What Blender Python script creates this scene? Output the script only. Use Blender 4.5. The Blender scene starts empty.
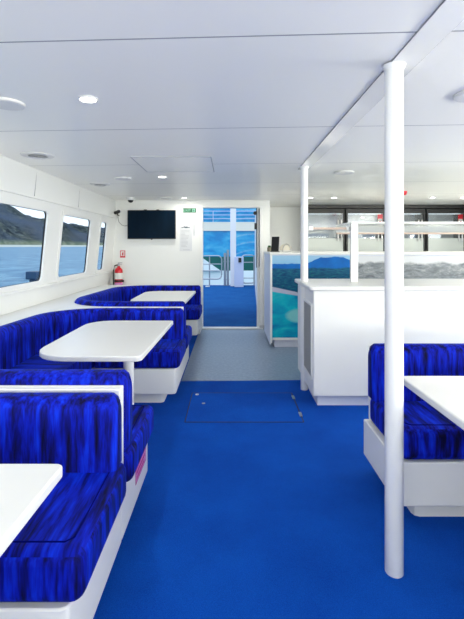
import bpy, bmesh, math, random
from mathutils import Vector, Matrix
random.seed(7)
PI = math.pi
S = bpy.context.scene
COL = S.collection

# ------------------------------------------------------------------ materials
def srgb(r, g, b):
    def f(c):
        c /= 255.0
        return c / 12.92 if c <= 0.04045 else ((c + 0.055) / 1.055) ** 2.4
    return (f(r), f(g), f(b), 1.0)

class NT:
    def __init__(s, name):
        s.m = bpy.data.materials.new(name); s.m.use_nodes = True
        s.t = s.m.node_tree; s.n = s.t.nodes; s.b = s.n['Principled BSDF']
    def node(s, t, **kw):
        n = s.n.new(t)
        for k, v in kw.items(): setattr(n, k, v)
        return n
    def link(s, a, b): s.t.links.new(a, b)
    def val(s, sock, v):
        if isinstance(v, (int, float)): sock.default_value = v
        else: s.link(v, sock)
    def math(s, op, a, b=0.0, c=None, clamp=False):
        n = s.node('ShaderNodeMath', operation=op, use_clamp=clamp)
        s.val(n.inputs[0], a); s.val(n.inputs[1], b)
        if c is not None: s.val(n.inputs[2], c)
        return n.outputs[0]
    def coords(s):
        tc = s.node('ShaderNodeTexCoord'); sp = s.node('ShaderNodeSeparateXYZ')
        s.link(tc.outputs['Object'], sp.inputs[0])
        return tc.outputs['Object'], sp.outputs[0], sp.outputs[1], sp.outputs[2]
    def mapped(s, vec, scale, loc=(0, 0, 0)):
        m = s.node('ShaderNodeMapping'); s.link(vec, m.inputs[0])
        m.inputs['Scale'].default_value = scale; m.inputs['Location'].default_value = loc
        return m.outputs[0]
    def noise(s, vec, scale=1, detail=3, rough=.5, dist=0):
        n = s.node('ShaderNodeTexNoise'); s.link(vec, n.inputs['Vector'])
        n.inputs['Scale'].default_value = scale; n.inputs['Detail'].default_value = detail
        n.inputs['Roughness'].default_value = rough; n.inputs['Distortion'].default_value = dist
        return n.outputs[0]
    def ramp(s, fac, stops):
        r = s.node('ShaderNodeValToRGB'); s.link(fac, r.inputs[0])
        e = r.color_ramp.elements
        e[0].position, e[0].color = stops[0]; e[1].position, e[1].color = stops[-1]
        for p, c in stops[1:-1]:
            x = e.new(p); x.color = c
        return r.outputs[0]
    def mix(s, fac, a, b):
        n = s.node('ShaderNodeMix', data_type='RGBA')
        s.val(n.inputs['Factor'], fac)
        for k, v in ((6, a), (7, b)):
            if isinstance(v, tuple): n.inputs[k].default_value = v
            else: s.link(v, n.inputs[k])
        return n.outputs[2]
    def step(s, x, edge, w=.01):            # 0 below the edge, 1 above it
        a = s.math('SUBTRACT', x, edge)
        return s.math('MULTIPLY_ADD', a, 1.0 / w, .5, clamp=True)
    def bump(s, h, strength=.2, dist=.002):
        b = s.node('ShaderNodeBump'); b.inputs['Strength'].default_value = strength
        b.inputs['Distance'].default_value = dist
        s.link(h, b.inputs['Height']); s.link(b.outputs[0], s.b.inputs['Normal'])
    def set(s, **kw):
        for k, v in kw.items(): s.b.inputs[k.replace('_', ' ')].default_value = v
        return s

def plain(name, col, rough=.5, metal=0, var=.03, spec=.5, coat=0, emit=None, estr=0):
    t = NT(name); o, x, y, z = t.coords()
    n = t.noise(o, 9, 3)
    dark = tuple(c * (1 - var) for c in col[:3]) + (1,)
    t.link(t.mix(n, dark, col), t.b.inputs['Base Color'])
    t.set(Roughness=rough, Metallic=metal, Specular_IOR_Level=spec, Coat_Weight=coat)
    if emit: t.set(Emission_Color=emit, Emission_Strength=estr)
    return t.m

def velvet(name, scale):
    t = NT(name); o, x, y, z = t.coords()
    a = t.noise(t.mapped(o, scale), 1, 4, .6, .25)
    b = t.noise(t.mapped(o, tuple(s * 3.1 for s in scale), (4, 2, 9)), 1, 2, .5)
    f = t.math('ADD', t.math('MULTIPLY', a, .75), t.math('MULTIPLY', b, .25))
    c = t.ramp(f, [(.37, srgb(0, 0, 44)), (.46, srgb(0, 8, 112)), (.55, srgb(0, 24, 172)), (.67, srgb(2, 52, 214))])
    t.link(c, t.b.inputs['Base Color']); t.bump(f, .25, .003)
    t.set(Roughness=.75, Specular_IOR_Level=.15, Sheen_Weight=.2, Sheen_Roughness=.35, Sheen_Tint=srgb(40, 110, 255))
    return t.m

def carpet(name, c0, c1):
    t = NT(name); o, x, y, z = t.coords()
    f = t.noise(o, 260, 2, .7); g = t.noise(o, 2.2, 4, .6)
    k = t.math('ADD', t.math('MULTIPLY', f, .6), t.math('MULTIPLY', g, .4))
    t.link(t.ramp(k, [(.32, c0), (.68, c1)]), t.b.inputs['Base Color'])
    t.bump(f, .6, .004); t.set(Roughness=.95, Specular_IOR_Level=.1)
    return t.m

M = {}
M['white'] = plain('white_gloss', srgb(228, 229, 228), .3, var=.015)
M['wall'] = plain('wall_white', srgb(232, 234, 233), .42, var=.015, spec=.35)
M['paint'] = plain('pole_paint', srgb(234, 235, 235), .28, var=.01)
M['laminate'] = plain('table_laminate', srgb(226, 226, 225), .28, var=.01)
M['shell'] = plain('moulded_white', srgb(226, 227, 226), .33, var=.02)
M['plinth'] = plain('plinth_lilac', srgb(200, 205, 222), .5)
M['steel'] = plain('brushed_steel', srgb(190, 192, 196), .3, metal=.9, var=.08)
M['grilleback'] = plain('grille_back', srgb(165, 167, 170), .7)
M['grille'] = plain('grille_grey', srgb(150, 152, 156), .5, metal=.3)
M['black'] = plain('black_plastic', srgb(22, 23, 26), .4)
M['seal'] = plain('rubber_seal', srgb(20, 22, 28), .6)
M['red'] = plain('red_enamel', srgb(205, 20, 40), .3)
M['redsign'] = plain('red_sign', srgb(205, 40, 60), .5)
M['green'] = plain('sign_green', srgb(0, 88, 58), .5)
M['palegreen'] = plain('sign_pale_green', srgb(120, 185, 160), .5)
M['pink'] = plain('sticker_magenta', srgb(160, 20, 110), .5)
M['palepink'] = plain('sticker_pink', srgb(214, 140, 200), .5)
M['paper'] = plain('poster_paper', srgb(214, 217, 221), .5)
M['ink'] = plain('poster_ink', srgb(70, 90, 100), .6)
M['faint'] = plain('poster_text', srgb(178, 182, 188), .6)
M['tan'] = plain('tan_rail', srgb(196, 172, 158), .4)
M['cream'] = plain('cream_cloth', srgb(226, 220, 204), .8)
M['potgrey'] = plain('pot_stone', srgb(150, 145, 125), .8, var=.2)
M['leaf'] = plain('leaf_green', srgb(40, 95, 40), .6, var=.4)
M['dome'] = plain('smoked_dome', srgb(40, 40, 46), .1)
M['greymetal'] = plain('vent_grey', srgb(150, 152, 156), .5)
M['offwhite'] = plain('fixture_white', srgb(222, 222, 221), .4)
M['lilac'] = plain('cabinet_lilac', srgb(205, 214, 236), .4)
M['lens'] = plain('lamp_lens', srgb(255, 255, 255), .4, emit=(1, .98, .95, 1), estr=7)
M['fridgelight'] = plain('fridge_light', srgb(255, 255, 255), .4, emit=(.95, 1, .98, 1), estr=.5)
M['fridgein'] = plain('fridge_liner', srgb(205, 210, 212), .5)
M['frost'] = plain('frosted_panel', srgb(205, 212, 208), .35)
M['bollard'] = plain('navy_paint', srgb(25, 62, 92), .5)
M['carpet'] = carpet('blue_carpet', srgb(0, 54, 146), srgb(10, 88, 194))
M['deckcarpet'] = carpet('deck_carpet', srgb(8, 70, 135), srgb(30, 98, 162))
M['back'] = velvet('velvet_upright', (26, 26, 3.2))
M['seatv'] = velvet('velvet_lengthwise', (26, 3.5, 5))
M['seatx'] = velvet('velvet_crosswise', (3.5, 26, 5))

M['piping'] = plain('piping_blue', srgb(0, 8, 96), .9, spec=.05)
def mat_ceiling():
    t = NT('ceiling_panels'); o, x, y, z = t.coords()
    yy = t.math('ADD', y, t.math('MULTIPLY', x, .05))
    f = t.math('FRACT', t.math('DIVIDE', t.math('SUBTRACT', yy, 1.485 - 1.15 * 5), 1.15))
    j = t.math('LESS_THAN', t.math('ABSOLUTE', t.math('SUBTRACT', f, .5)), .4965)
    n = t.noise(o, 1.2, 2)
    c = t.mix(n, srgb(246, 246, 240), srgb(248, 247, 241))
    t.link(t.mix(j, srgb(150, 152, 156), c), t.b.inputs['Base Color'])
    t.set(Roughness=.35, Specular_IOR_Level=.4); return t.m
M['ceiling'] = mat_ceiling()
M['beam'] = plain('beam_gloss', srgb(244, 244, 240), .08, spec=.8)
M['softjoint'] = plain('joint_pale', srgb(178, 180, 184), .6)
M['joint'] = plain('joint_grey', srgb(128, 130, 136), .6)

def mat_vinyl():
    t = NT('grey_vinyl'); o, x, y, z = t.coords()
    n = t.noise(o, 30, 4, .7)
    t.link(t.ramp(n, [(.3, srgb(112, 130, 154)), (.7, srgb(138, 155, 178))]), t.b.inputs['Base Color'])
    t.set(Roughness=.38, Specular_IOR_Level=.5); return t.m
M['vinyl'] = mat_vinyl()

def mat_glass(name, tint=(1, 1, 1, 1), refl=.08):
    t = NT(name)
    tr = t.node('ShaderNodeBsdfTransparent'); tr.inputs[0].default_value = tint
    gl = t.node('ShaderNodeBsdfGlossy'); gl.inputs['Roughness'].default_value = .03
    lw = t.node('ShaderNodeLayerWeight'); lw.inputs[0].default_value = .35
    mx = t.node('ShaderNodeMixShader')
    t.link(t.math('MULTIPLY_ADD', lw.outputs['Fresnel'], .05 + refl, refl * .4, clamp=True), mx.inputs[0])
    t.link(tr.outputs[0], mx.inputs[1]); t.link(gl.outputs[0], mx.inputs[2])
    out = [n for n in t.n if n.type == 'OUTPUT_MATERIAL'][0]
    t.link(mx.outputs[0], out.inputs[0]); t.n.remove(t.b)
    return t.m
M['glass'] = mat_glass('window_glass', (.95, .97, 1, 1), .0)
M['fglass'] = mat_glass('fridge_glass', (.8, .84, .88, 1), .3)
M['hood'] = mat_glass('hood_glass', (.9, .92, .92, 1), .3)
def milky(m, f):
    nt = m.node_tree; out = [n for n in nt.nodes if n.type == 'OUTPUT_MATERIAL'][0]
    prev = out.inputs[0].links[0].from_socket
    d = nt.nodes.new('ShaderNodeBsdfTranslucent'); d2 = nt.nodes.new('ShaderNodeBsdfDiffuse')
    a = nt.nodes.new('ShaderNodeMixShader'); b = nt.nodes.new('ShaderNodeMixShader')
    d.inputs[0].default_value = d2.inputs[0].default_value = (.85, .87, .86, 1)
    a.inputs[0].default_value = .5; nt.links.new(d.outputs[0], a.inputs[1]); nt.links.new(d2.outputs[0], a.inputs[2])
    b.inputs[0].default_value = f; nt.links.new(prev, b.inputs[1]); nt.links.new(a.outputs[0], b.inputs[2])
    nt.links.new(b.outputs[0], out.inputs[0])
milky(M['hood'], .38)

def mat_water():
    t = NT('sea_water'); o, x, y, z = t.coords()
    n = t.noise(t.mapped(o, (.9, .35, 1)), 1, 6, .65)
    n2 = t.noise(t.mapped(o, (.45, .3, 1)), 1, 6, .8)
    n2 = t.step(n2, .5, .28)
    t.link(t.mix(n2, srgb(44, 94, 124), srgb(120, 162, 178)), t.b.inputs['Base Color'])
    t.set(Roughness=.5, Specular_IOR_Level=.12); t.bump(n, .8, .35); return t.m
M['water'] = mat_water()

def mat_hill():
    t = NT('forest_hill'); o, x, y, z = t.coords()
    n = t.noise(o, .05, 6, .75); n2 = t.noise(o, .006, 3, .6)
    c = t.ramp(n, [(.38, srgb(14, 22, 26)), (.5, srgb(54, 62, 62)), (.62, srgb(112, 116, 100))])
    c2 = t.mix(t.step(n2, .5, .25), c, srgb(74, 84, 96))
    low = t.ramp(n, [(.4, srgb(84, 98, 78)), (.62, srgb(150, 152, 120))])
    zz = t.math('ADD', z, t.math('MULTIPLY', n, 20))
    k = t.step(zz, 26, 12)
    col = t.mix(k, low, c2)
    t.link(t.mix(t.step(z, 4.5, 2), srgb(205, 205, 190), col), t.b.inputs['Base Color'])
    t.set(Roughness=1, Specular_IOR_Level=0); return t.m
M['hill'] = mat_hill()

def mat_mural():
    t = NT('seascape_print'); o, x, y, z = t.coords()
    n = t.noise(o, 5, 5, .6); nf = t.noise(t.mapped(o, (14, 1, 60)), 1, 4, .6)
    nx = t.noise(t.mapped(o, (3.2, 1, 0.5)), 1, 4, .6)
    sky = t.ramp(t.math('SUBTRACT', z, .3), [(.76, srgb(120, 175, 215)), (.95, srgb(165, 200, 226))])
    # mountain ridge: a flat-topped hump round x = 1.2
    d = t.math('ABSOLUTE', t.math('SUBTRACT', x, .80))
    hump = t.math('SUBTRACT', 1.185, t.math('MULTIPLY', t.math('MAXIMUM', t.math('SUBTRACT', d, .15), 0), .5))
    low = t.math('ADD', 1.075, t.math('MULTIPLY', nx, .04))
    ridge = t.math('ADD', t.math('MAXIMUM', hump, low), t.math('MULTIPLY', t.math('SUBTRACT', n, .5), .05))
    mtn = t.mix(n, srgb(0, 62, 140), srgb(12, 118, 205))
    c = t.mix(t.step(z, ridge, .006), mtn, sky)
    sea = t.ramp(nf, [(.35, srgb(0, 52, 96)), (.55, srgb(16, 88, 120)), (.7, srgb(30, 112, 116))])
    c = t.mix(t.step(z, t.math('ADD', 1.0, t.math('MULTIPLY', nx, .07)), .02), sea, c)
    # slanting white sand bank
    e1 = t.math('MULTIPLY_ADD', x, -.22, .80); e2 = t.math('MULTIPLY_ADD', x, -.16, .735)
    c = t.mix(t.step(z, e1, .008), srgb(176, 178, 200), c)
    lag = t.noise(t.mapped(o, (2.2, 1, 5.5)), 1, 3, .5, .5)
    tur = t.ramp(lag, [(.36, srgb(0, 110, 165)), (.46, srgb(0, 140, 180)), (.56, srgb(0, 168, 190)), (.68, srgb(60, 185, 190))])
    ex = t.math('POWER', t.math('DIVIDE', t.math('SUBTRACT', x, .40), .22), 2)
    ez = t.math('POWER', t.math('DIVIDE', t.math('SUBTRACT', z, .42), .10), 2)
    blob = t.math('SUBTRACT', 1, t.step(t.math('ADD', t.math('ADD', ex, ez), t.math('MULTIPLY', n, .6)), 1.1, .5))
    tur = t.mix(blob, tur, srgb(120, 190, 195))
    c = t.mix(t.step(z, e2, .01), tur, c)
    t.link(c, t.b.inputs['Base Color']); t.set(Roughness=.5, Specular_IOR_Level=.15); return t.m
M['mural'] = mat_mural()

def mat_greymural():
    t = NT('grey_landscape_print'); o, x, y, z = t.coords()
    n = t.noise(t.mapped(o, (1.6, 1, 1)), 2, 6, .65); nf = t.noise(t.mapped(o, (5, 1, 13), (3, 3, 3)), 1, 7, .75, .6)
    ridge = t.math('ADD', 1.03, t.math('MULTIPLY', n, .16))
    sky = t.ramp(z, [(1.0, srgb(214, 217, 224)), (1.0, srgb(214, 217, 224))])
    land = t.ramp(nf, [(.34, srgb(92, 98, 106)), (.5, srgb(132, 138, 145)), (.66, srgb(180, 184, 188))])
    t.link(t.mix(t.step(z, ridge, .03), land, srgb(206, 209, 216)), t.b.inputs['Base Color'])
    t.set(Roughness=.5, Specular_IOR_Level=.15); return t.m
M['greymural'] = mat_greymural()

def mat_wrap():
    t = NT('blue_ship_side'); o, x, y, z = t.coords()
    n = t.noise(t.mapped(o, (1, 1, 2.2)), 1.2, 4, .6, .6)
    c = t.ramp(n, [(.35, srgb(14, 136, 200)), (.5, srgb(34, 160, 214)), (.66, srgb(84, 184, 222))])
    ex = t.math('POWER', t.math('DIVIDE', t.math('ADD', x, .55), .28), 2)
    ez = t.math('POWER', t.math('DIVIDE', t.math('SUBTRACT', z, 1.62), .42), 2)
    w = t.noise(t.mapped(o, (9, 1, 5)), 1, 3, .6, 1.2)
    blob = t.math('MULTIPLY', t.math('SUBTRACT', 1, t.step(t.math('ADD', ex, ez), 1, .5)), t.step(w, .45, .2))
    arcr = t.math('SQRT', t.math('ADD', t.math('POWER', t.math('SUBTRACT', x, 1.1), 2), t.math('POWER', t.math('SUBTRACT', z, .9), 2)))
    ring = t.math('LESS_THAN', t.math('ABSOLUTE', t.math('SUBTRACT', t.math('FRACT', t.math('MULTIPLY', arcr, 2.6)), .5)), .1)
    ring = t.math('MULTIPLY', ring, t.math('MULTIPLY', t.step(x, .15, .05), t.step(w, .42, .15)))
    c = t.mix(t.math('MAXIMUM', t.math('MULTIPLY', blob, .7), t.math('MULTIPLY', ring, .35)), c, srgb(170, 205, 220))
    t.link(c, t.b.inputs['Base Color']); t.set(Roughness=.3); return t.m
M['wrap'] = mat_wrap()
M['stripe'] = plain('hull_green', srgb(0, 92, 86), .4)
M['hullwhite'] = plain('hull_white', srgb(232, 244, 246), .4)
M['hullcream'] = plain('hull_cream', srgb(240, 236, 220), .4)

def mat_tv():
    t = NT('television_glass'); o, x, y, z = t.coords()
    n = t.noise(t.mapped(o, (7, 1, 2)), 1, 2)
    t.link(t.mix(n, srgb(4, 14, 24), srgb(12, 34, 54)), t.b.inputs['Base Color'])
    t.set(Roughness=.3, Specular_IOR_Level=.04); return t.m
M['tv'] = mat_tv()

# ------------------------------------------------------------------ mesh helpers
def finish(name, bm, mat, parent=None, bevel=0, seg=3, smooth=True, loc=None, angle=35):
    bmesh.ops.recalc_face_normals(bm, faces=bm.faces[:])
    me = bpy.data.meshes.new(name); bm.to_mesh(me); bm.free()
    me.materials.append(mat)
    o = bpy.data.objects.new(name, me); COL.objects.link(o)
    if parent: o.parent = parent
    if loc: o.location = loc
    if smooth:
        for p in me.polygons: p.use_smooth = True
        me.set_sharp_from_angle(angle=math.radians(angle))
    if bevel:
        b = o.modifiers.new('Bevel', 'BEVEL'); b.width = bevel; b.segments = seg
        b.limit_method = 'ANGLE'; b.angle_limit = math.radians(40)
        if smooth: b.harden_normals = False
        for p in me.polygons: p.use_smooth = True
        if not smooth: pass
    return o

def add_box(bm, x0, x1, y0, y1, z0, z1):
    v = [bm.verts.new((x, y, z)) for z in (z0, z1) for x, y in ((x0, y0), (x1, y0), (x1, y1), (x0, y1))]
    for f in ((0, 3, 2, 1), (4, 5, 6, 7), (0, 1, 5, 4), (1, 2, 6, 5), (2, 3, 7, 6), (3, 0, 4, 7)):
        bm.faces.new([v[i] for i in f])

def box(name, r, mat, parent=None, bevel=0, seg=2):
    bm = bmesh.new(); add_box(bm, *r); return finish(name, bm, mat, parent, bevel, seg)

def add_prism(bm, pts, z0, z1, m=None):
    a = [bm.verts.new((p[0], p[1], z0)) for p in pts]; b = [bm.verts.new((p[0], p[1], z1)) for p in pts]
    n = len(pts)
    bm.faces.new(a[::-1]); bm.faces.new(b)
    for i in range(n): bm.faces.new((a[i], a[(i + 1) % n], b[(i + 1) % n], b[i]))
    if m:
        for v in a + b: v.co = m @ v.co

def prism(name, pts, z0, z1, mat, parent=None, bevel=0, seg=3, m=None):
    bm = bmesh.new(); add_prism(bm, pts, z0, z1, m)
    return finish(name, bm, mat, parent, bevel, seg)

def add_lathe(bm, prof, c=(0, 0, 0), n=32, axis='z'):
    rings = []
    for r, z in prof:
        ring = []
        for i in range(n):
            a = 2 * PI * i / n; p = Vector((r * math.cos(a), r * math.sin(a), z))
            if axis == 'y': p = Vector((p.x, p.z, p.y))
            if axis == 'x': p = Vector((p.z, p.y, p.x))
            ring.append(bm.verts.new(p + Vector(c)))
        rings.append(ring)
    for a, b in zip(rings, rings[1:]):
        for i in range(n): bm.faces.new((a[i], a[(i + 1) % n], b[(i + 1) % n], b[i]))
    bm.faces.new(rings[0][::-1]); bm.faces.new(rings[-1])

def lathe(name, prof, mat, parent=None, c=(0, 0, 0), n=32, axis='z'):
    bm = bmesh.new(); add_lathe(bm, prof, c, n, axis); return finish(name, bm, mat, parent)

def add_tube(bm, pts, r, n=10):
    pts = [Vector(p) for p in pts]; rings = []
    up = Vector((0, 0, 1))
    for i, p in enumerate(pts):
        d = (pts[min(i + 1, len(pts) - 1)] - pts[max(i - 1, 0)]).normalized()
        u = d.cross(up)
        if u.length < .1: u = d.cross(Vector((1, 0, 0)))
        u.normalize(); w = d.cross(u)
        rings.append([bm.verts.new(p + r * (math.cos(2 * PI * k / n) * u + math.sin(2 * PI * k / n) * w)) for k in range(n)])
    for a, b in zip(rings, rings[1:]):
        for k in range(n): bm.faces.new((a[k], a[(k + 1) % n], b[(k + 1) % n], b[k]))
    bm.faces.new(rings[0][::-1]); bm.faces.new(rings[-1])

def tube(name, pts, r, mat, parent=None, n=10):
    bm = bmesh.new(); add_tube(bm, pts, r, n); return finish(name, bm, mat, parent)

def arc(cx, cy, r, a0, a1, n=10):
    return [(cx + r * math.cos(math.radians(a0 + (a1 - a0) * i / n)), cy + r * math.sin(math.radians(a0 + (a1 - a0) * i / n))) for i in range(n + 1)]

def rrect(x0, x1, y0, y1, r, n=5):
    if not isinstance(r, (list, tuple)): r = [r] * 4     # x1y1, x0y1, x0y0, x1y0
    return (arc(x1 - r[0], y1 - r[0], r[0], 0, 90, n) + arc(x0 + r[1], y1 - r[1], r[1], 90, 180, n)
            + arc(x0 + r[2], y0 + r[2], r[2], 180, 270, n) + arc(x1 - r[3], y0 + r[3], r[3], 270, 360, n))

def tag(o, label, cat, group=None):
    o['label'] = label; o['category'] = cat
    if group: o['group'] = group
    return o
def thing(name, loc, label, cat, group=None, rz=0):
    o = bpy.data.objects.new(name, None); COL.objects.link(o); o.location = loc; o.rotation_euler = (0, 0, rz)
    o.empty_display_size = .1
    return tag(o, label, cat, group)
def struct(o): o['kind'] = 'structure'; return o
def dup(src, loc, label, rz=None):
    r = src.copy(); COL.objects.link(r); r.location = loc; r['label'] = label
    if rz is not None: r.rotation_euler = (0, 0, rz)
    for ch in list(src.children):
        c = ch.copy(); COL.objects.link(c); c.parent = r
        for g in list(ch.children):
            d = g.copy(); COL.objects.link(d); d.parent = c
    return r
def text_mesh(name, body, size, mat, parent, m, ext=.0008, align='CENTER', sx=1):
    cu = bpy.data.curves.new(name, 'FONT'); cu.body = body; cu.size = size; cu.extrude = ext
    cu.align_x = align; cu.align_y = 'CENTER'
    tmp = bpy.data.objects.new('tmp', cu); COL.objects.link(tmp)
    me = bpy.data.meshes.new_from_object(tmp.evaluated_get(bpy.context.evaluated_depsgraph_get()))
    bpy.data.objects.remove(tmp)
    me.transform(Matrix.Diagonal((sx, 1, 1, 1))); me.transform(m); me.materials.clear(); me.materials.append(mat)
    o = bpy.data.objects.new(name, me); COL.objects.link(o); o.parent = parent
    return o

# ------------------------------------------------------------------ room shell
H = 2.07
def Xw(z): return -1.92 + .098 * (z - .973)
FRONT = -2.6
# floors
struct(prism('floor', [(-.48, 4.15), (4.4, 4.15), (4.4, 8.05), (.62, 8.05), (.62, 6.94), (-.48, 6.94)], -.05, 0, M['vinyl']))
bm = bmesh.new()
add_prism(bm, [(-2.03, FRONT), (4.4, FRONT), (4.4, 4.28), (-.48, 4.12), (-.48, 6.8), (-2.03, 6.8)], -.05, .003)
cp = struct(finish('floor_carpet', bm, M['carpet']))
struct(box('ceiling', (-1.87, 4.4, FRONT, 8.05, H, H + .06), M['ceiling']))

# left wall: tilted, with three windows (and two more further forward)
WIN = [(-1.3, .85), (1.2, 2.62), (2.95, 4.27), (4.65, 5.59), (6.02, 6.32)]
WZ0, WZ1 = .968, 1.69
def wall_grid(name, ys, zs, holes, xf, thick, mat):
    bm = bmesh.new(); t = thick
    for i in range(len(ys) - 1):
        for j in range(len(zs) - 1):
            ym, zm = (ys[i] + ys[i + 1]) / 2, (zs[j] + zs[j + 1]) / 2
            if any(a < ym < b and c < zm < d for a, b, c, d in holes): continue
            vs = []
            for tt in (0, t):
                for y, z in ((ys[i], zs[j]), (ys[i + 1], zs[j]), (ys[i + 1], zs[j + 1]), (ys[i], zs[j + 1])):
                    vs.append(bm.verts.new((xf(z) + tt, y, z)))
            for f in ((0, 1, 2, 3), (7, 6, 5, 4), (0, 4, 5, 1), (1, 5, 6, 2), (2, 6, 7, 3), (3, 7, 4, 0)):
                bm.faces.new([vs[k] for k in f])
    bmesh.ops.remove_doubles(bm, verts=bm.verts[:], dist=1e-5)
    return finish(name, bm, mat, smooth=False)
ys = sorted({FRONT, 6.81} | {v for w in WIN for v in w})
struct(wall_grid('wall_left', ys, [0, WZ0, WZ1, 1.79], [(a, b, WZ0, WZ1) for a, b in WIN], Xw, -.024, M['wall']))
# sloping panel between the window head and the ceiling
bm = bmesh.new()
x1 = Xw(1.79)
pts = [(x1, 1.79), (x1 - .06, 1.79), (-1.94, H + .05), (-1.86, H + .05), (-1.86, H)]
a = [bm.verts.new((p[0], FRONT, p[1])) for p in pts]; b = [bm.verts.new((p[0], 6.81, p[1])) for p in pts]
bm.faces.new(a); bm.faces.new(b[::-1])
for i in range(5): bm.faces.new((a[i], a[(i + 1) % 5], b[(i + 1) % 5], b[i]))
struct(finish('trim_1', bm, M['wall'], smooth=False))
struct(tube('trim_2', [(-1.868, FRONT, H - .002), (-1.868, 6.8, H - .002)], .004, M['joint'], n=6))
struct(box('trim_3', (x1 - .004, x1 + .012, FRONT, 6.8, 1.775, 1.79), M['wall'], bevel=.004))
for k, y in enumerate((1.75, 2.9, 4.05, 5.2)):
    struct(tube('trim_%d' % (4 + k), [(x1 + .001, y - .1, 1.8), (-1.862, y, H - .005)], .0022, M['joint'], n=5))
# sill band under the windows
struct(box('trim_8', (Xw(.9) - .02, Xw(.93) + .03, FRONT, 6.8, .905, .935), M['wall'], bevel=.012, seg=3))

def window(k, y0, y1):
    # frame ring with rounded opening, on the tilted wall plane
    m = Matrix.Translation((Xw(WZ0), 0, WZ0)) @ Matrix(((0, .098, 1, 0), (1, 0, 0, 0), (0, 1, 0, 0), (0, 0, 0, 1)))
    h = WZ1 - WZ0; L = y1 - y0
    def ring(name, o, i, ro, ri, t0, t1, mat, parent):
        bm = bmesh.new()
        A = rrect(y0 - o, y1 + o, -o, h + o, ro, 6); B = rrect(y0 + i, y1 - i, i, h - i, ri, 6)
        n = len(A)
        V = [[bm.verts.new((p[0], p[1], t)) for p in P] for P, t in ((A, t0), (B, t0), (B, t1), (A, t1))]
        for q in range(4):
            P, Q = V[q], V[(q + 1) % 4]
            for s in range(n): bm.faces.new((P[s], P[(s + 1) % n], Q[(s + 1) % n], Q[s]))
        for v in bm.verts: v.co = m @ v.co
        return finish(name, bm, mat, parent)
    f = ring('window_%d' % k, .035, .012, .05, .05, -.006, .008, M['wall'], None); struct(f)
    ring('seal', -.001, .014, .04, .05, -.022, -.007, M['seal'], f)
    bm = bmesh.new(); add_prism(bm, rrect(y0 + .002, y1 - .002, .002, h - .002, .03), -.019, -.014)
    for v in bm.verts: v.co = m @ v.co
    finish('pane', bm, M['glass'], f)
for k, (a_, b_) in enumerate(WIN): window(k + 1, a_, b_)

# rear wall with the doorway
bm = bmesh.new()
add_box(bm, -2.03, -.44, 6.81, 6.93, 0, H); add_box(bm, .44, .645, 6.81, 6.93, 0, H); add_box(bm, -.44, .44, 6.81, 6.93, 1.95, H)
struct(finish('wall_rear', bm, M['wall'], smooth=False))
bm = bmesh.new(); add_box(bm, .60, .645, 6.93, 8.05, 0, H); add_box(bm, .60, 4.45, 7.99, 8.1, 0, H)
struct(finish('wall_galley', bm, M['wall'], smooth=False))
# right wall with windows
def Xr(z): return 4.4
WR = [(-1.4, .6), (1.0, 2.4), (2.8, 4.4), (4.8, 6.4)]
ys = sorted({FRONT, 8.05} | {v for w in WR for v in w})
struct(wall_grid('wall_right', ys, [0, .97, 1.75, H], [(a, b, .97, 1.75) for a, b in WR], Xr, .05, M['wall']))
for k, (a_, b_) in enumerate(WR):
    w = struct(box('window_%d' % (6 + k), (4.42, 4.428, a_, b_, .97, 1.75), M['glass']))
# doorway trims
struct(box('trim_9', (-.53, .53, 6.70, 6.81, .0, .018), M['offwhite'], bevel=.005))
bm = bmesh.new(); add_box(bm, -.47, -.44, 6.795, 6.81, 0, 1.98); add_box(bm, .44, .47, 6.795, 6.81, 0, 1.98); add_box(bm, -.44, .44, 6.795, 6.81, 1.95, 1.98)
struct(finish('trim_10', bm, M['paint'], bevel=.004))
# sliding door leaf folded open beside the jamb
d = struct(box('door_1', (.475, .525, 6.72, 6.79, .03, 1.95), M['paint'], bevel=.006))
box('door_seal', (.4665, .4745, 6.755, 6.785, 1.0, 1.93), M['seal'], d)
box('door_handle', (.455, .4655, 6.73, 6.78, .98, 1.07), M['steel'], d, bevel=.004)
box('door_foot', (.47, .56, 6.70, 6.718, .02, .06), M['steel'], d, bevel=.004)
struct(box('trim_11', (.428, .439, 6.815, 6.85, .98, 1.945), M['seal']))
tag(lathe('door_closer', [(.012, 0), (.03, .004), (.03, .035), (.012, .04)], M['black'], c=(.405, 6.75, 1.86), axis='y'), 'round black fitting at the top right corner of the doorway', 'door closer')
tag(box('door_latch', (.395, .437, 6.79, 6.815, 1.60, 1.70), M['black'], bevel=.004), 'small black latch block halfway up the right door edge', 'latch')

# ceiling strip between the poles
b = struct(prism('trim_12', [(.632, FRONT), (.757, FRONT), (.757, 4.05), (.655, 4.05)], H - .006, H, M['beam']))
struct(tube('trim_13', [(.630, FRONT, H - .002), (.655, 4.05, H - .002)], .002, M['joint'], n=6))
struct(tube('trim_14', [(.759, FRONT, H - .002), (.759, 4.05, H - .002)], .002, M['joint'], n=6))

# ceiling access panel
t = thing('ceiling_hatch', (-.49, 3.82, H), 'rectangular white access panel set in the ceiling', 'hatch')
box('panel', (-.328, .328, -.345, .345, -.004, 0), M['ceiling'], t)
bm = bmesh.new()
for r in ((-.336, .336, -.353, -.345), (-.336, .336, .345, .353), (-.336, -.328, -.345, .345), (.328, .336, -.345, .345)): add_box(bm, *r, -.006, 0)
finish('frame', bm, M['softjoint'], t, smooth=False)

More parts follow.
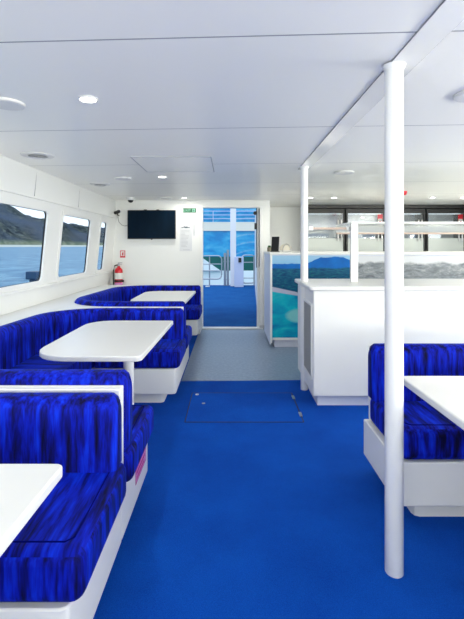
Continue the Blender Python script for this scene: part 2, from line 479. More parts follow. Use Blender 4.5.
# floor hatch in the carpet
t = thing('floor_hatch', (.107, 3.475, .003), 'rectangular carpeted hatch in the aisle with a thin dark outline and steel hinges', 'hatch')
box('lid', (-.444, .444, -.31, .31, 0, .002), M['carpet'], t)
bm = bmesh.new()
for r in ((-.45, .45, -.316, -.31), (-.45, .45, .31, .316), (-.45, -.444, -.31, .31), (.444, .452, -.31, .31)): add_box(bm, *r, 0, .0028)
finish('outline', bm, M['seal'], t, smooth=False)
for y in (-.17, .2): box('hinge', (.436, .458, y - .04, y + .04, .002, .0055), M['steel'], t)
lathe('latch_ring', [(.016, .002), (.016, .005), (.008, .006)], M['steel'], t, c=(-.40, .27, 0), n=14)
lathe('lock_plug', [(.014, .002), (.014, .0045), (.006, .005)], M['greymetal'], t, c=(-.33, .06, 0), n=14)

# ------------------------------------------------------------------ poles
def pole(x, y, r, label):
    t = thing('support_pole', (x, y, 0), label, 'pole', 'white poles from floor to ceiling')
    lathe('shaft', [(r - .002, .003), (r, .006), (r, H - .024)], M['paint'], t, n=40)
    lathe('collar', [(r + .002, H - .026), (r + .007, H - .014), (r + .009, H - .0065)], M['paint'], t, n=40)
pole(.668, 1.71, .0365, 'near white round pole standing on the open blue carpet')
pole(.688, 3.89, .034, 'far white round pole passing the end of the serving counter')

# ------------------------------------------------------------------ booths
def upath(xa, xb, y0, y1, r, n=12):
    return [(xa, y0)] + arc(xb + r, y0 + r, r, 270, 180, n) + arc(xb + r, y1 - r, r, 180, 90, n) + [(xa, y1)]
def booth(loc, label, mir=1, nt=.015, ft=-.025, sx=0, sf=.58, shell_end=1.147, sticker=False, name_group='blue velvet booths with white bases'):
    t = thing('booth_bench', loc, label, 'booth', name_group)
    M_ = lambda P: [(p[0] * mir, p[1]) for p in P]
    xw = -1.49
    E = shell_end
    outer = [(0, -E), (xw, -E), (xw, E), (0, E)]
    # white seat box (open towards the table), rounded aisle corners
    def cshape(ofs, xa, xs, ys_, r):
        Y0, Y1 = -E + ofs, E - ofs
        P = [(xa, Y0), (xw, Y0), (xw, Y1), (xa, Y1)]
        c = .03
        P += [(xa, ys_ + c), (xa - .009, ys_ + .009), (xa - c, ys_)]
        P += [(xs + r, ys_)] + arc(xs + r, ys_ - r, r, 90, 180, 5)[1:] + arc(xs + r, -ys_ + r, r, 180, 270, 5)
        P += [(xa - c, -ys_), (xa - .009, -ys_ - .009), (xa, -ys_ - c)]
        return P
    prism('seat_box', M_(cshape(0, 0, -.71, sf, .08)), .10, .308, M['shell'], t, bevel=.006, seg=2)
    prism('plinth', M_(cshape(.004, -.11, -.79, sf + .08, .06)), .003, .10, M['shell'], t)
    # white back shell
    inner = upath(sx, -1.222, -1.122, 1.122, .52)
    P = [(sx, -E), (xw, -E), (xw, E), (sx, E)] + inner[::-1]
    prism('back_shell', M_(P), .308, .742, M['shell'], t, bevel=.004, seg=2)
    # seat cushions
    iy, ox = 1.115, -1.215
    q = .6
    ae = .035 if mir > 0 else .012
    se = ae if mir > 0 else -.018
    near = [(se, -sf), (-.70, -sf), (-.70, -iy), (se, -iy)]
    for s, nm in ((-1, 'seat_cushion'), (1, 'seat_cushion')):
        pts = [(p[0], -s * p[1]) for p in near]
        cu = prism(nm, M_(pts), .308, .466, M['seatv'], t, bevel=.04, seg=5)
        cu.data.materials.append(M['back'])
        for p in cu.data.polygons:
            if abs(p.normal.z) < .5: p.material_index = 1
        yy = s * (sf + .046); e0 = se - .046
        tube('piping', [((-.70) * mir, yy, .4665), ((e0 - .02) * mir, yy, .4665), (e0 * mir, yy + s * .02, .4665), (e0 * mir, s * 1.0, .4665)], .0025, M['piping'], cu, 6)
    wallp = [(-.70, -iy)] + [p for p in upath(0, ox, -iy, iy, .513) if p[0] < -.702] + [(-.70, iy)]
    prism('seat_cushion', M_(wallp), .308, .464, M['seatx'], t, bevel=.04, seg=4)
    # backrest
    ip = upath(.01, -1.10, -1.0, 1.0, .40); op = upath(.01, -1.22, -1.12, 1.12, .52)
    bm = bmesh.new()
    prof_n = 7
    # swept section: upright pad with a rounded top that leans over the shell a little
    sec = [(0.0, .455), (.0, .70)] + [(.05 - .05 * math.cos(PI * k / 12), .715 + .055 * math.sin(PI * k / 12)) for k in range(7)]
    sec += [(.07 + .05 * math.sin(PI * k / 12), .715 + .055 * math.cos(PI * k / 12)) for k in range(1, 7)] + [(.12, .455)]
    rings = []
    n = len(ip)
    ends = [(0.0, .030), (.012, .010), (.03, 0.0)]      # soften the aisle ends
    path = []
    for k, (d, sh) in enumerate(ends): path.append((-1, d, sh))
    for k in range(1, n - 1): path.append((k, 0, 0))
    for k, (d, sh) in reversed(list(enumerate(ends))): path.append((n, d, sh))
    for k, d, sh in path:
        if k == -1: A, B = Vector((ae - .022 - d, ip[0][1])), Vector((ae - .022 - d, op[0][1]))
        elif k == n: A, B = Vector((ae - .022 - d, ip[-1][1])), Vector((ae - .022 - d, op[-1][1]))
        else: A, B = Vector(ip[k]), Vector(op[k])
        dirv = (B - A) / .12
        ring = []
        fr = min(1, max(0, (A.y + 1) / 2)); dz = nt + (ft - nt) * fr
        for o_, z in sec:
            o2 = o_ + (sh if o_ < .06 else -sh) * .8
            z2 = z - sh if z > .6 else z + sh * .3
            p = A + dirv * o2
            ring.append(bm.verts.new((p.x * mir, p.y, z2 + (dz if z > .6 else 0))))
        rings.append(ring)
    for a, b in zip(rings, rings[1:]):
        for i in range(len(sec)): bm.faces.new((a[i], a[(i + 1) % len(sec)], b[(i + 1) % len(sec)], b[i]))
    bm.faces.new(rings[0]); bm.faces.new(rings[-1][::-1])
    finish('backrest', bm, M['back'], t, angle=60)
    if sticker:
        st = box('sticker', (0, .0015, -.90, -.66, .19, .262), M['pink'], t); st['label'] = 'magenta and pink notice on the seat box'
        bm = bmesh.new(); add_box(bm, .0015, .0022, -.89, -.67, .198, .254)
        s2 = finish('sticker_field', bm, M['palepink'], st, smooth=False)
        bm = bmesh.new()
        random.seed(3)
        for zz in (.204, .229):
            y = -.882
            while y < -.70:
                w = random.choice((.007, .011, .014)); add_box(bm, .0022, .0028, y, y + w, zz, zz + .019); y += w + .005
        finish('sticker_marks', bm, M['pink'], st, smooth=False)
    return t
booth((-.45, .6, 0), 'nearest left booth bench, blue velvet, cut off by the lower left of the frame')
booth((-.45, 2.9, 0), 'middle left booth bench with a magenta notice on its white seat box', sticker=True)
booth((-.45, 5.2, 0), 'far left booth bench curving round below the television', )
booth((.79, 1.34, 0), 'booth bench on the right of the aisle in front of the counter', mir=-1, sf=.64, nt=.0, ft=.0, sx=-.03)

# moulded ledge between booths and hull, end of the row
struct(box('trim_15', (-2.0, -.452, 6.352, 6.805, .0, .60), M['shell'], bevel=.004))

def table(loc, label, mir=1, fy=.6, ny=-.54):
    t = thing('booth_table', loc, label, 'table', 'white pedestal tables in the booths')
    P = rrect(-.45, .20, ny, fy, [.025, .2, .22, .04], 6)
    # aisle edge splays a little towards the far end
    P = [((p[0] + (.03 * (p[1] - ny) / (fy - ny) if p[0] > .1 else 0)) * mir, p[1]) for p in P]
    prism('tabletop', P, .678, .710, M['laminate'], t, bevel=.006, seg=3)
    lathe('pedestal', [(.036, .018), (.036, .668)], M['paint'], t, n=28)
    lathe('base_plate', [(.10, .003), (.10, .010), (.05, .02), (.036, .022)], M['steel'], t, n=36)
    lathe('mounting_plate', [(.036, .66), (.11, .672), (.11, .678)], M['steel'], t, n=28)
    return t
table((-.70, .6, 0), 'white laminate table in the nearest left booth, mostly outside the frame')
table((-.70, 2.9, 0), 'white laminate table with rounded corners in the middle left booth')
table((-.70, 5.2, 0), 'white laminate table in the far left booth below the television')
table((1.04, 1.34, 0), 'white laminate table in the booth on the right of the aisle', mir=-1, fy=.67)

# ------------------------------------------------------------------ serving counter
t = thing('serving_counter', (.684, 3.45, 0), 'long white serving counter behind the right booth, with a grille in its end', 'counter')
W = 2.9
def notch(x0, y0, y1, r, x1): return [(x0, y1 - r), (x0, .475), (x1, .475), (x1, .403), (x0, .403)]
prism('cabinet', arc(W - .012, .768, .012, 0, 90, 3) + [(0, .78)] + notch(0, 0, .78, 0, .042)[1:] + arc(.012, .012, .012, 180, 270, 3) + arc(W - .012, .012, .012, 270, 360, 3), .10, .965, M['white'], t)
bm = bmesh.new(); add_box(bm, .045, W - .04, .05, .74, .0, .10)
finish('plinth', bm, M['plinth'], t)
prism('worktop', arc(W, .77, .03, 0, 90, 4) + arc(-.005, .77, .03, 90, 180, 4) + notch(-.035, 0, .8, 0, .042)[1:] + arc(-.005, 0, .03, 180, 270, 4) + arc(W, 0, .03, 270, 360, 4), .966, 1.0, M['white'], t, bevel=.008)
bm = bmesh.new(); add_box(bm, -.006, -.001, .05, .385, .24, .83)
g = finish('grille', bm, M['grilleback'], t)
bm = bmesh.new()
for r in ((.03, .05, .22, .85), (.385, .40, .22, .85), (.05, .385, .22, .24), (.05, .385, .83, .85)): add_box(bm, -.012, -.001, r[0], r[1], r[2], r[3])
finish('grille_frame', bm, M['white'], g, smooth=False)
bm = bmesh.new()
for i in range(44):
    z = .247 + i * .0133
    add_box(bm, -.010, -.0062, .052, .384, z, z + .006)
finish('slats', bm, M['greymetal'], g, smooth=False)
bm = bmesh.new(); add_box(bm, -.016, -.0125, .375, .40, .52, .60)
finish('grille_catch', bm, M['white'], g, bevel=.003)

# glass display hood on the counter
t = thing('display_hood', (1.137, 3.85, 1.0), 'glass food display hood on white posts above the serving counter', 'display case')
for x in (.0, 2.1):
    box('post', (x - .032, x + .032, -.02, .02, .001, .535), M['paint'], t, bevel=.004)
L = 2.17
box('top_glass', (-.03, L, -.03, .52, .540, .546), M['hood'], t)
bm = bmesh.new()
add_box(bm, -.035, L + .005, -.036, -.030, .536, .550); add_box(bm, -.035, L + .005, .52, .526, .540, .550)
add_box(bm, -.036, -.030, -.03, .52, .538, .550); add_box(bm, L, L + .006, -.03, .52, .538, .550)
finish('top_frame', bm, M['paint'], t, smooth=False)
box('side_glass', (-.034, -.030, -.02, .514, .47, .538), M['hood'], t)
box('front_glass', (-.029, L, .515, .52, .471, .538), M['hood'], t)
box('heat_rail', (-.03, L, .50, .53, .452, .47), M['tan'], t, bevel=.003)
r = tag(box('cross_rail', (.765, 1.098, 3.88, 3.90, 1.482, 1.502), M['tan'], bevel=.003), 'tan horizontal rail from the far pole to the display hood', 'rail')
bm = bmesh.new(); add_box(bm, .728, .768, 3.872, 3.908, 1.474, 1.512); finish('bracket', bm, M['paint'], r, bevel=.004)
bm = bmesh.new(); add_box(bm, 1.075, 1.10, 3.874, 3.906, 1.474, 1.512); finish('bracket', bm, M['paint'], r, bevel=.004)

# ------------------------------------------------------------------ mural counter
t = thing('bar_counter', (.535, 5.5, 0), 'tall bar counter faced with a tropical seascape picture', 'counter')
box('body', (.0, 3.3, .012, .9, .10, 1.215), M['lilac'], t)
box('plinth', (.05, 3.25, .04, .86, 0, .10), M['plinth'], t)
box('worktop', (-.02, 3.34, -.02, .93, 1.216, 1.248), M['white'], t, bevel=.006)
mp = box('seascape_panel', (.018, 1.045, .0, .0115, .13, 1.205), M['mural'], t); mp['label'] = 'colour photo print of mountain, sea and turquoise lagoon'
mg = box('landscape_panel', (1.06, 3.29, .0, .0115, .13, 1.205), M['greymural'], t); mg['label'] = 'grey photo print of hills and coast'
bm = bmesh.new(); add_box(bm, -.006, .017, -.006, .02, .06, 1.215); add_box(bm, .028, 3.3, -.006, .0, .10, .128); add_box(bm, 1.046, 1.059, -.004, .01, .13, 1.215)
finish('edge_trim', bm, M['white'], t, smooth=False)
box('end_panel', (-.012, 0, .02, .9, .04, 1.215), M['lilac'], t)

# things on the bar counter
t = thing('till_screen', (.635, 5.95, 1.248), 'thin black till screen standing on the left end of the bar counter', 'screen', rz=math.radians(-38))
b_ = box('screen', (-.06, .06, -.008, .008, .01, .215), M['black'], t, bevel=.004); b_.rotation_euler = (math.radians(-6), 0, 0)
box('foot', (-.05, .05, -.04, .045, 0, .01), M['black'], t, bevel=.003)
t = thing('potted_plant', (.585, 6.22, 1.248), 'tiny green plant in a stone pot beside the black till screen', 'plant')
lathe('pot', [(.026, 0), (.034, .01), (.036, .06), (.031, .062), (.030, .05)], M['potgrey'], t, n=20)
bm = bmesh.new(); random.seed(5)
for i in range(46):
    a = random.random() * 2 * PI; tilt = random.random() * .9; l = .03 + random.random() * .02
    c = Vector((math.cos(a) * .016 * random.random(), math.sin(a) * .016 * random.random(), .05))
    d_ = Vector((math.cos(a) * math.sin(tilt), math.sin(a) * math.sin(tilt), math.cos(tilt)))
    s_ = Vector((-math.sin(a), math.cos(a), 0)) * .007
    p = [c, c + d_ * l * .5 + s_, c + d_ * l, c + d_ * l * .5 - s_, c + d_ * l * .45 + Vector((0, 0, -.004))]
    v = [bm.verts.new(q) for q in p]
    bm.faces.new((v[0], v[1], v[4])); bm.faces.new((v[1], v[2], v[4])); bm.faces.new((v[2], v[3], v[4])); bm.faces.new((v[3], v[0], v[4]))
finish('foliage', bm, M['leaf'], t, smooth=False)
t = thing('napkin_holder', (.80, 5.95, 1.248), 'steel wire napkin holder with an arched loop on the bar counter', 'napkin holder')
arcp = [(-.055 * math.cos(PI * k / 14), -.0265, .02 + .085 * math.sin(PI * k / 14)) for k in range(15)]
tube('wire_loop', arcp, .005, M['steel'], t, 8)
tube('wire_loop', [(p[0], .0265, p[2]) for p in arcp], .005, M['steel'], t, 8)
box('tray', (-.065, .065, -.035, .035, 0, .02), M['offwhite'], t, bevel=.004)
bm = bmesh.new()
for k in range(9):
    y = -.02 + k * .005
    P = [(-.09, .021), (.06, .021), (.07, .06), (.04, .10), (.0, .115), (-.06, .10), (-.1, .06)]
    v1 = [bm.verts.new((p[0] * (1 - .02 * (k % 3)), y, p[1])) for p in P]; v2 = [bm.verts.new((p[0] * (1 - .02 * (k % 3)), y + .003, p[1])) for p in P]
    bm.faces.new(v1); bm.faces.new(v2[::-1])
    for i in range(7): bm.faces.new((v1[i], v1[(i + 1) % 7], v2[(i + 1) % 7], v2[i]))
finish('napkins', bm, M['cream'], t, smooth=False)

# ------------------------------------------------------------------ fridges
def fridge(x, label, sticker):
    t = thing('drinks_fridge', (x, 7.6, 0), label, 'fridge', 'black framed upright fridges on the galley wall')
    w = .352
    bm = bmesh.new()
    add_box(bm, -w, -w + .03, 0, .36, .06, 2.0); add_box(bm, w - .03, w, 0, .36, .06, 2.0)
    add_box(bm, -w + .03, w - .03, 0, .36, .06, .12); add_box(bm, -w + .03, w - .03, 0, .36, 1.93, 2.0); add_box(bm, -w + .03, w - .03, .34, .36, .12, 1.93)
    finish('cabinet', bm, M['black'], t, smooth=False)
    box('liner', (-w + .031, w - .031, .325, .339, .121, 1.929), M['fridgein'], t)
    box('light_strip', (-w + .06, w - .06, .03, .06, 1.905, 1.929), M['fridgelight'], t)
    for z in (.45, .8, 1.12, 1.34, 1.62): box('shelf', (-w + .031, w - .031, .03, .324, z, z + .01), M['fridgein'], t)
    d = box('door', (-w + .032, w - .032, -.016, -.010, .13, 1.92), M['fglass'], t)
    bm = bmesh.new()
    for r in ((-w + .005, -w + .032, .07, 1.99), (w - .032, w - .005, .07, 1.99), (-w + .032, w - .032, .07, .13), (-w + .032, w - .032, 1.92, 1.99)):
        add_box(bm, r[0], r[1], -.03, -.001, r[2], r[3])
    finish('door_frame', bm, M['black'], d, smooth=False)
    box('frosted_panel', (-w + .033, w - .033, -.022, -.0165, .9, 1.47), M['frost'], d)
    bm = bmesh.new()
    for hx in (w - .07, w - .13):
        add_tube(bm, [(hx, -.05, 1.42), (hx, -.05, 1.80)], .012, 10)
        for z in (1.50, 1.74): add_tube(bm, [(hx, -.05, z), (hx, -.023, z)], .006, 8)
    finish('handle', bm, M['offwhite'], d)
    box('feet', (-w + .02, w - .02, .02, .34, .001, .06), M['black'], t)
    if not sticker: return t
    st = box('red_sticker', (w - .13, w - .04, -.0165, -.0160, 1.77, 1.90), M['red'], d); st['label'] = 'red and white sticker'
    box('sticker_text', (w - .12, w - .05, -.0175, -.0166, 1.78, 1.82), M['offwhite'], d)
    return t
F = ['first fridge from the far pole, black frame and glass door', 'fridge just left of the near pole, red sticker on its glass door',
     'fridge just right of the near pole, black frame and glass door', 'rightmost black fridge, red sticker in its upper corner']
for k, l in enumerate(F): fridge(1.72 + k * .725, l, k % 2 == 1)
# bulkhead over the fridges
struct(box('trim_16', (1.34, 4.39, 7.5, 7.98, 2.005, H - .001), M['black']))

# ------------------------------------------------------------------ rear wall fittings
t = thing('television', (-1.262, 6.81, 1.675), 'black flat television mounted on the white rear wall', 'television')
box('casing', (-.388, .388, -.055, -.02, -.232, .232), M['black'], t, bevel=.005)
box('screen', (-.378, .378, -.0575, -.0555, -.218, .222), M['tv'], t)
box('bracket', (-.12, .12, -.02, 0, -.15, .15), M['black'], t)
for x in (-.10, .10): box('clip', (x - .02, x + .02, -.06, -.02, .232, .242), M['black'], t)
lathe('sensor', [(.012, 0), (.012, .012), (.005, .016)], M['black'], t, c=(0, -.04, -.246), n=12)
tag(tube('television_cable', [(-1.80, 6.74, 1.80), (-1.79, 6.76, 1.72), (-1.75, 6.785, 1.67), (-1.70, 6.79, 1.655), (-1.655, 6.79, 1.66)], .006, M['greymetal']), 'thin grey cable looping from the corner camera to the television', 'cable')
t = thing('wall_camera', (-1.80, 6.70, 1.87), 'small black bullet camera in the corner left of the television', 'camera')
b_ = lathe('body', [(.022, -.05), (.026, -.045), (.026, .045), (.02, .05)], M['black'], t, axis='y', n=18); b_.rotation_euler = (math.radians(20), 0, math.radians(-35))
tube('bracket', [(0, .02, 0), (-.01, .06, -.04), (-.0, .11, -.05)], .010, M['black'], t)
t = thing('exit_sign', (-.655, 6.81, 1.907), 'green exit sign on the wall left of the doorway', 'sign')
box('board', (-.105, .105, -.012, 0, -.036, .036), M['green'], t, bevel=.002)
mt = Matrix.Translation((-.04, -.0125, 0)) @ Matrix.Rotation(PI / 2, 4, 'X')
text_mesh('lettering', 'EXIT', .062, M['palegreen'], t, mt)
bm = bmesh.new(); add_box(bm, .045, .09, -.0135, -.012, -.027, .027); finish('door_pictogram', bm, M['palegreen'], t, smooth=False)
bm = bmesh.new(); add_box(bm, .06, .07, -.0145, -.0136, -.02, .014); add_box(bm, .052, .08, -.0145, -.0136, -.002, .004)
finish('running_figure', bm, M['green'], t, smooth=False)
t = thing('notice_sheet', (-.70, 6.81, 1.47), 'white notice sheet with a dark emblem beside the doorway', 'notice')
box('sheet', (-.115, .085, -.006, 0, -.22, .22), M['paper'], t)
box('side_strip', (.10, .135, -.006, 0, .02, .22), M['paper'], t)
bm = bmesh.new()
P = [(-.10, .155), (-.07, .165), (-.05, .172), (-.035, .18), (-.02, .172), (0, .176), (.02, .168), (.05, .162), (.05, .152), (.02, .154), (-.02, .15), (-.05, .16), (-.07, .15)]
v1 = [bm.verts.new((p[0], -.0075, p[1])) for p in P]; v2 = [bm.verts.new((p[0], -.006, p[1])) for p in P]
bm.faces.new(v1); bm.faces.new(v2[::-1])
for i in range(len(P)): bm.faces.new((v1[i], v1[(i + 1) % len(P)], v2[(i + 1) % len(P)], v2[i]))
finish('emblem', bm, M['ink'], t, smooth=False)
bm = bmesh.new(); random.seed(2)
for i in range(13):
    z = .11 - i * .022; add_box(bm, -.09, -.09 + random.uniform(.06, .14), -.007, -.006, z, z + .006)
for i in range(8):
    z = .19 - i * .02; add_box(bm, .107, .128, -.007, -.006, z, z + .009)
add_box(bm, -.06, .05, -.007, -.006, -.205, -.198)
finish('print_lines', bm, M['faint'], t, smooth=False)

t = thing('fire_extinguisher', (-1.785, 6.735, .60), 'red fire extinguisher in the corner at the end of the far booth', 'fire extinguisher')
lathe('cylinder', [(.05, .0), (.056, .012), (.056, .26), (.052, .285), (.038, .305), (.02, .318), (.02, .335)], M['red'], t, n=28)
lathe('label_band', [(.0568, .165), (.0568, .245)], M['offwhite'], t, n=28)
lathe('lower_label', [(.0568, .06), (.0568, .12)], M['palepink'], t, n=28)
lathe('strap', [(.0585, .128), (.0585, .152)], M['black'], t, n=28)
bm = bmesh.new(); add_box(bm, -.012, .012, -.012, .012, .335, .372); add_box(bm, -.008, .05, -.008, .008, .372, .384); add_box(bm, -.008, .045, -.008, .008, .352, .360)
finish('valve', bm, M['steel'], t, bevel=.002)
tube('hose', [(-.012, -.01, .35), (-.05, -.02, .34), (-.068, -.02, .28), (-.068, -.02, .15), (-.066, -.02, .04)], .009, M['black'], t)
lathe('gauge', [(.014, -.004), (.014, .004)], M['black'], t, c=(.066, -.02, .14), n=14, axis='y')
t.scale = (1.15, 1, 1.22)
t = thing('extinguisher_sign', (-1.74, 6.81, 1.20), 'small red and white sign above the fire extinguisher', 'sign')
box('board', (-.042, .042, -.004, 0, -.058, .058), M['redsign'], t)
box('field', (-.03, .03, -.0048, -.004, -.032, .046), M['offwhite'], t)
bm = bmesh.new(); add_box(bm, -.010, .010, -.0056, -.0048, -.024, .022); add_box(bm, -.004, .014, -.0056, -.0048, .024, .030); add_box(bm, .016, .020, -.0056, -.0048, -.01, .026)
finish('pictogram', bm, M['redsign'], t, smooth=False)

# ------------------------------------------------------------------ ceiling fittings
def downlight(x, y, label):
    t = thing('downlight', (x, y, H), label, 'ceiling light', 'small round recessed downlights')
    bm = bmesh.new(); n = 32
    prof = [(.050, -.0005), (.049, -.005), (.042, -.008), (.040, -.004), (.040, -.0005)]
    R = [[bm.verts.new((r * math.cos(2 * PI * i / n), r * math.sin(2 * PI * i / n), z)) for i in range(n)] for r, z in prof]
    for a, b in zip(R, R[1:]):
        for i in range(n): bm.faces.new((a[i], a[(i + 1) % n], b[(i + 1) % n], b[i]))
    finish('trim_ring', bm, M['offwhite'], t)
    lathe('lens', [(.039, -.001), (.039, -.004), (.03, -.0055)], M['lens'], t, n=24)
    la = bpy.data.lights.new('lamp', 'AREA'); la.shape = 'DISK'; la.size = .07; la.energy = DL; la.color = (1, .955, .84)
    lo = bpy.data.objects.new('lamp', la); COL.objects.link(lo); lo.parent = t; lo.location = (0, 0, -.012)
DL = 3.0
for x, y, l in ((-.713, 2.11, 'nearest lit downlight, above the middle left booth'), (-.72, 4.47, 'lit downlight just behind the ceiling access panel'),
                (-.70, 6.45, 'lit downlight nearest the doorway and exit sign'), (1.23, 6.4, 'lit downlight just right of the far pole, first of the galley row'),
                (1.585, 6.4, 'second lit downlight from the far pole in the galley row'), (3.09, 6.4, 'lit downlight in front of the rightmost fridges'),
                (3.55, 6.4, 'lit downlight at the right edge of the photo above the galley')):
    downlight(x, y, l)
# extra downlights added outside the frame to brighten the room
for x, y, l in ((-.713, -.24, 'added unseen downlight above the nearest booth, behind the camera'), (2.1, 2.11, 'added downlight above the right booth, outside the frame'),
                (2.1, -.24, 'added unseen downlight to the right behind the camera'), (3.4, 4.4, 'added unseen downlight near the right hull side')):
    downlight(x, y, l)
def disc(x, y, r, label, name='ceiling_speaker', cat='speaker'):
    t = thing(name, (x, y, H), label, cat, 'round white ceiling discs')
    lathe('rim', [(r, -.001), (r, -.007), (r * .95, -.013), (r * .85, -.015)], M['offwhite'], t, n=40)
    bm = bmesh.new(); add_lathe(bm, [(r * .82, -.0155), (r * .8, -.011), (r * .3, -.012)], n=40)
    finish('face', bm, M['offwhite'], t)
disc(-1.155, 2.17, .09, 'round white ceiling speaker at the upper left edge of the photo')
disc(1.19, 2.04, .095, 'round white ceiling speaker at the upper right edge of the photo')
disc(1.14, 4.2, .10, 'round white ceiling speaker between the two poles')
disc(-1.16, 4.57, .09, 'round white ceiling speaker left of the access panel')
disc(-1.0, 6.45, .10, 'round white ceiling speaker in front of the television')
def vent(x, y, r, label):
    t = thing('ceiling_vent', (x, y, H), label, 'vent', 'round ceiling air vents')
    lathe('rim', [(r, -.001), (r * .97, -.008), (r * .62, -.012), (r * .6, -.006)], M['offwhite'], t, n=40)
    lathe('core', [(r * .55, -.0125), (r * .5, -.016), (r * .1, -.018)], M['greymetal'], t, n=30)
    bm = bmesh.new()
    for k in range(5):
        q = r * (.15 + .09 * k); n = 24
        a_ = [bm.verts.new((q * math.cos(2 * PI * i / n), q * math.sin(2 * PI * i / n), -.0185)) for i in range(n)]
        b_ = [bm.verts.new(((q + .004) * math.cos(2 * PI * i / n), (q + .004) * math.sin(2 * PI * i / n), -.021)) for i in range(n)]
        for i in range(n): bm.faces.new((a_[i], a_[(i + 1) % n], b_[(i + 1) % n], b_[i]))
    finish('louvre', bm, M['offwhite'], t)
vent(-1.565, 3.415, .13, 'nearer round air vent with a grey grille, above the left windows')
vent(-1.55, 5.01, .12, 'farther round air vent above the left windows')
t = thing('dome_camera', (-1.52, 6.42, H), 'white dome camera with a dark lens on the ceiling near the television', 'camera')
lathe('housing', [(.062, -.001), (.062, -.02), (.052, -.04)], M['offwhite'], t, n=28)
lathe('lens_dome', [(.042, -.0405), (.040, -.055), (.03, -.07), (.012, -.078)], M['dome'], t, n=24)
t = thing('alarm_beacon', (2.35, 5.7, H), 'small red beacon on the galley ceiling', 'beacon')
lathe('lens', [(.03, -.052), (.045, -.04), (.045, -.02)], M['red'], t, n=20)
lathe('base', [(.05, -.0195), (.05, -.001)], M['redsign'], t, n=20)

# ------------------------------------------------------------------ outside
DECK = 14.3
struct(box('deck_aft', (-3.4, 4.6, 6.94, DECK, -.08, -.002), M['deckcarpet']))
bm = bmesh.new()
add_prism(bm, [(.47, 6.95), (.55, 6.95), (.92, DECK - .05), (.84, DECK - .05)], 0, 2.2)
struct(finish('wall_deck', bm, M['wall'], smooth=False))
struct(box('deck_side', (-2.75, -2.05, FRONT, 6.93, -.10, -.02), M['white']))
struct(box('deck_bow', (-2.05, 4.5, FRONT - 1.5, FRONT, -.10, -.01), M['white']))
t = thing('mooring_bollard', (-2.35, 5.08, -.02), 'dark blue flared mooring post outside the nearest window', 'bollard')
box('post', (-.055, .055, -.055, .055, 0, .95), M['bollard'], t, bevel=.008)
box('cap', (-.085, .085, -.085, .085, .951, 1.045), M['bollard'], t, bevel=.008)
box('lower_bracket', (-.09, .07, -.07, .07, .84, .87), M['bollard'], t)

def rail(x0, x1, label, heights, posts, y=14.15):
    t = thing('deck_railing', ((x0 + x1) / 2, y, 0), label, 'railing', 'steel railings across the stern')
    hw = (x1 - x0) / 2
    zt = max(heights); zb = min(heights); r = .14
    P = []
    for cx, cz, a0 in ((hw - r, zt - r, 0), (-hw + r, zt - r, 90), (-hw + r, zb + r, 180), (hw - r, zb + r, 270)):
        for k in range(7):
            a = math.radians(a0 + 90 * k / 6); P.append((cx + r * math.cos(a), 0, cz + r * math.sin(a)))
    P.append(P[0]); tube('rail_loop', P, .022, M['steel'], t)
    for h in heights[1:-1]: tube('rail_bar', [(-hw + .01, 0, h), (hw - .01, 0, h)], .016, M['steel'], t)
    for p in posts: tube('post', [(p, .03, 0), (p, .03, zt)], .022, M['steel'], t)
rail(-2.3, -.28, 'steel deck railing left of the central posts, rounded at its end', [1.0, .72, .5, .22], [-.6, .6])
rail(.38, .86, 'steel deck railing right of the white deck pedestal', [1.02, .78, .25, .08], [.19])
t = thing('gate_post', (-.12, 14.1, 0), 'pair of steel gate posts at the stern railing', 'post')
for x in (-.05, .05):
    tube('upright', [(x, 0, 0), (x, 0, 1.15 + x)], .042, M['steel'], t, 14)
for z in (.2, .5, .8, 1.05): tube('hinge_bar', [(-.10, 0, z), (.10, 0, z)], .014, M['steel'], t)
t = thing('deck_column', (.12, 13.9, 0), 'white square column on the aft deck seen through the doorway', 'column')
box('shaft', (-.11, .08, -.05, .05, 0, 2.75), M['paint'], t, bevel=.006)
t = thing('deck_pedestal', (.30, 13.7, 0), 'white pedestal box with a small black device on the aft deck', 'pedestal')
box('body', (-.16, .14, -.12, .12, 0, .98), M['lilac'], t, bevel=.01)
box('black_device', (-.03, .07, -.15, -.121, .80, .95), M['black'], t, bevel=.005)
tag(box('deck_cleat', (-.80, -.66, 13.6, 13.75, 0, .03), M['offwhite'], bevel=.008), 'small white fitting on the blue aft deck near the railing', 'cleat')
# moored vessel beyond the stern
t = thing('moored_vessel', (0, 20, -1.5), 'blue and white vessel moored beyond the stern, seen through the doorway', 'boat')
def side(name, x0, x1, z0, z1, mat, d0=0.0, d1=3.0): 
    return box(name, (x0, x1, d0, d1, z0 + 1.5, z1 + 1.5), M[mat], t)
side('hull', -3.4, 8, -1.5, .16, 'hullwhite', -.02)
side('green_band', -3.4, 8, .16, .82, 'stripe')
bm = bmesh.new()
add_prism(bm, [(-3.4, 1.661), (-.45, 1.661), (-1.45, 2.36), (-3.4, 2.36)], 0, .2, Matrix(((1, 0, 0, 0), (0, 0, -1, 0), (0, 1, 0, 0), (0, 0, 0, 1))))
finish('bow_flare', bm, M['hullwhite'], t, smooth=False)
w = side('blue_side', -3.4, 8, .82, 2.05, 'wrap')
side('deck_band', -3.4, 8, 2.05, 2.47, 'hullcream', -.06)
side('upper_side', -3.4, 8, 2.47, 4.6, 'wrap')
bm = bmesh.new()
for z in (2.62, 2.80, 2.98): add_tube(bm, [(-3.3, -.1, z + 1.5), (7, -.1, z + 1.5)], .018, 6)
for x in (-3, -1, 1, 3, 5): add_tube(bm, [(x + .2, -.1, 2.47 + 1.5), (x + .2, -.1, 3.0 + 1.5)], .018, 6)
finish('handrail', bm, M['lilac'], t)

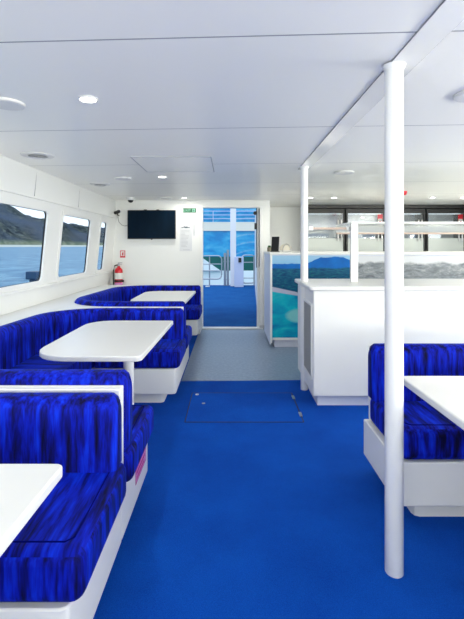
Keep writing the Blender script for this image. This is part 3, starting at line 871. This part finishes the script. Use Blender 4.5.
# sea and hills
bm = bmesh.new(); R_ = 6000
v = [bm.verts.new(p) for p in ((-R_, -R_, -1.5), (R_, -R_, -1.5), (R_, R_, -1.5), (-R_, R_, -1.5))]; bm.faces.new(v)
w = finish('sea_water', bm, M['water'], smooth=False); w['kind'] = 'structure'
from mathutils import noise as mn
bm = bmesh.new(); NX, NY = 26, 240
G = []
for j in range(NY + 1):
    row = []
    y = -1200 + 5200 * j / NY
    for i in range(NX + 1):
        u = i / NX; x = -585 - 420 * u
        prof = math.sin(min(1, u * 1.25) * PI / 2) ** .8
        hh = 158 + 26 * mn.noise(Vector((y * .0024 + 1.3, 0, 3))) + 12 * mn.noise(Vector((y * .009, 2, 0))) + 5 * mn.noise(Vector((y * .03, 2, 5)))
        hh -= 40 * max(0, min(1, (y - 1450) / 500)) * 1.0
        z = hh * prof * (1 + .22 * (mn.noise(Vector((x * .012, y * .006, 0))))) - 2
        z += (mn.noise(Vector((x * .05, y * .03, 7))) * 5 if i else 0)
        xx = x - 40 * mn.noise(Vector((y * .003, 9, 1)))
        row.append(bm.verts.new((xx, y, z)))
    G.append(row)
for j in range(NY):
    for i in range(NX): bm.faces.new((G[j][i], G[j + 1][i], G[j + 1][i + 1], G[j][i + 1]))
h = finish('forested_hill', bm, M['hill'], angle=180)
tag(h, 'dark forested hillside across the water, seen through the left windows', 'hill')

# ------------------------------------------------------------------ sky, camera, colour
wd = bpy.data.worlds.new('World'); S.world = wd; wd.use_nodes = True
nt = wd.node_tree; bg = nt.nodes['Background']
tc = nt.nodes.new('ShaderNodeTexCoord'); sp = nt.nodes.new('ShaderNodeSeparateXYZ'); rp = nt.nodes.new('ShaderNodeValToRGB')
nt.links.new(tc.outputs['Generated'], sp.inputs[0]); nt.links.new(sp.outputs[2], rp.inputs[0]); nt.links.new(rp.outputs[0], bg.inputs[0])
e = rp.color_ramp.elements; e[0].position = 0; e[0].color = (.80, .91, 1, 1); e[1].position = .6; e[1].color = (.60, .76, 1, 1)
bg.inputs[1].default_value = .85
su = bpy.data.lights.new('sun', 'SUN'); su.energy = .6; su.angle = .8; su.color = (1, .97, .92)
so = bpy.data.objects.new('sun', su); COL.objects.link(so); so.rotation_euler = (math.radians(28), 0, math.radians(-25))

# unseen front wall behind the camera, with added fill lamps outside its windows
bm = bmesh.new()
for q in ((-2.03, 4.45, 0, .85), (-2.03, 4.45, 1.85, H), (-2.03, -1.85, .85, 1.85), (.9, 1.1, .85, 1.85), (4.2, 4.45, .85, 1.85)): add_box(bm, q[0], q[1], FRONT - .06, FRONT, q[2], q[3])
struct(finish('wall_front', bm, M['wall'], smooth=False))
for nx, (a_, b_) in enumerate(((-1.85, .9), (1.1, 4.2))):
    struct(box('window_%d' % (10 + nx), (a_, b_, FRONT - .04, FRONT - .034, .85, 1.85), M['glass']))
    la = bpy.data.lights.new('fill_lamp', 'AREA'); la.shape = 'RECTANGLE'; la.size = b_ - a_; la.size_y = 1.0; la.energy = 66; la.color = (1, .955, .76)
    lo = bpy.data.objects.new('fill_lamp', la); COL.objects.link(lo); lo.location = ((a_ + b_) / 2, FRONT - .10, 1.35); lo.rotation_euler = (math.radians(132), 0, 0)
# added fill lamps outside the unseen right windows, tilted up at the ceiling
for (a_, b_), en in zip(WR, (54, 54, 34, 10)):
    la = bpy.data.lights.new('fill_lamp', 'AREA'); la.shape = 'RECTANGLE'; la.size = b_ - a_; la.size_y = .78; la.energy = en; la.color = (1, .96, .82)
    lo = bpy.data.objects.new('fill_lamp', la); COL.objects.link(lo); lo.location = (4.50, (a_ + b_) / 2, 1.30)
    lo.rotation_euler = (math.radians(126), 0, math.radians(90))

ca = bpy.data.cameras.new('camera'); co = bpy.data.objects.new('camera', ca); COL.objects.link(co)
co.location = (0, 0, 1.33); co.rotation_euler = (PI / 2, 0, 0)
ca.sensor_fit = 'VERTICAL'; ca.sensor_height = 36; ca.lens = 420 / 619 * 36
ca.shift_x = 2 / 619; ca.shift_y = -63.5 / 619; ca.clip_start = .02; ca.clip_end = 9000
S.camera = co
S.view_settings.view_transform = 'Standard'; S.view_settings.look = 'None'
S.view_settings.gamma = 1; S.view_settings.use_curve_mapping = False
S.view_settings.exposure = .88
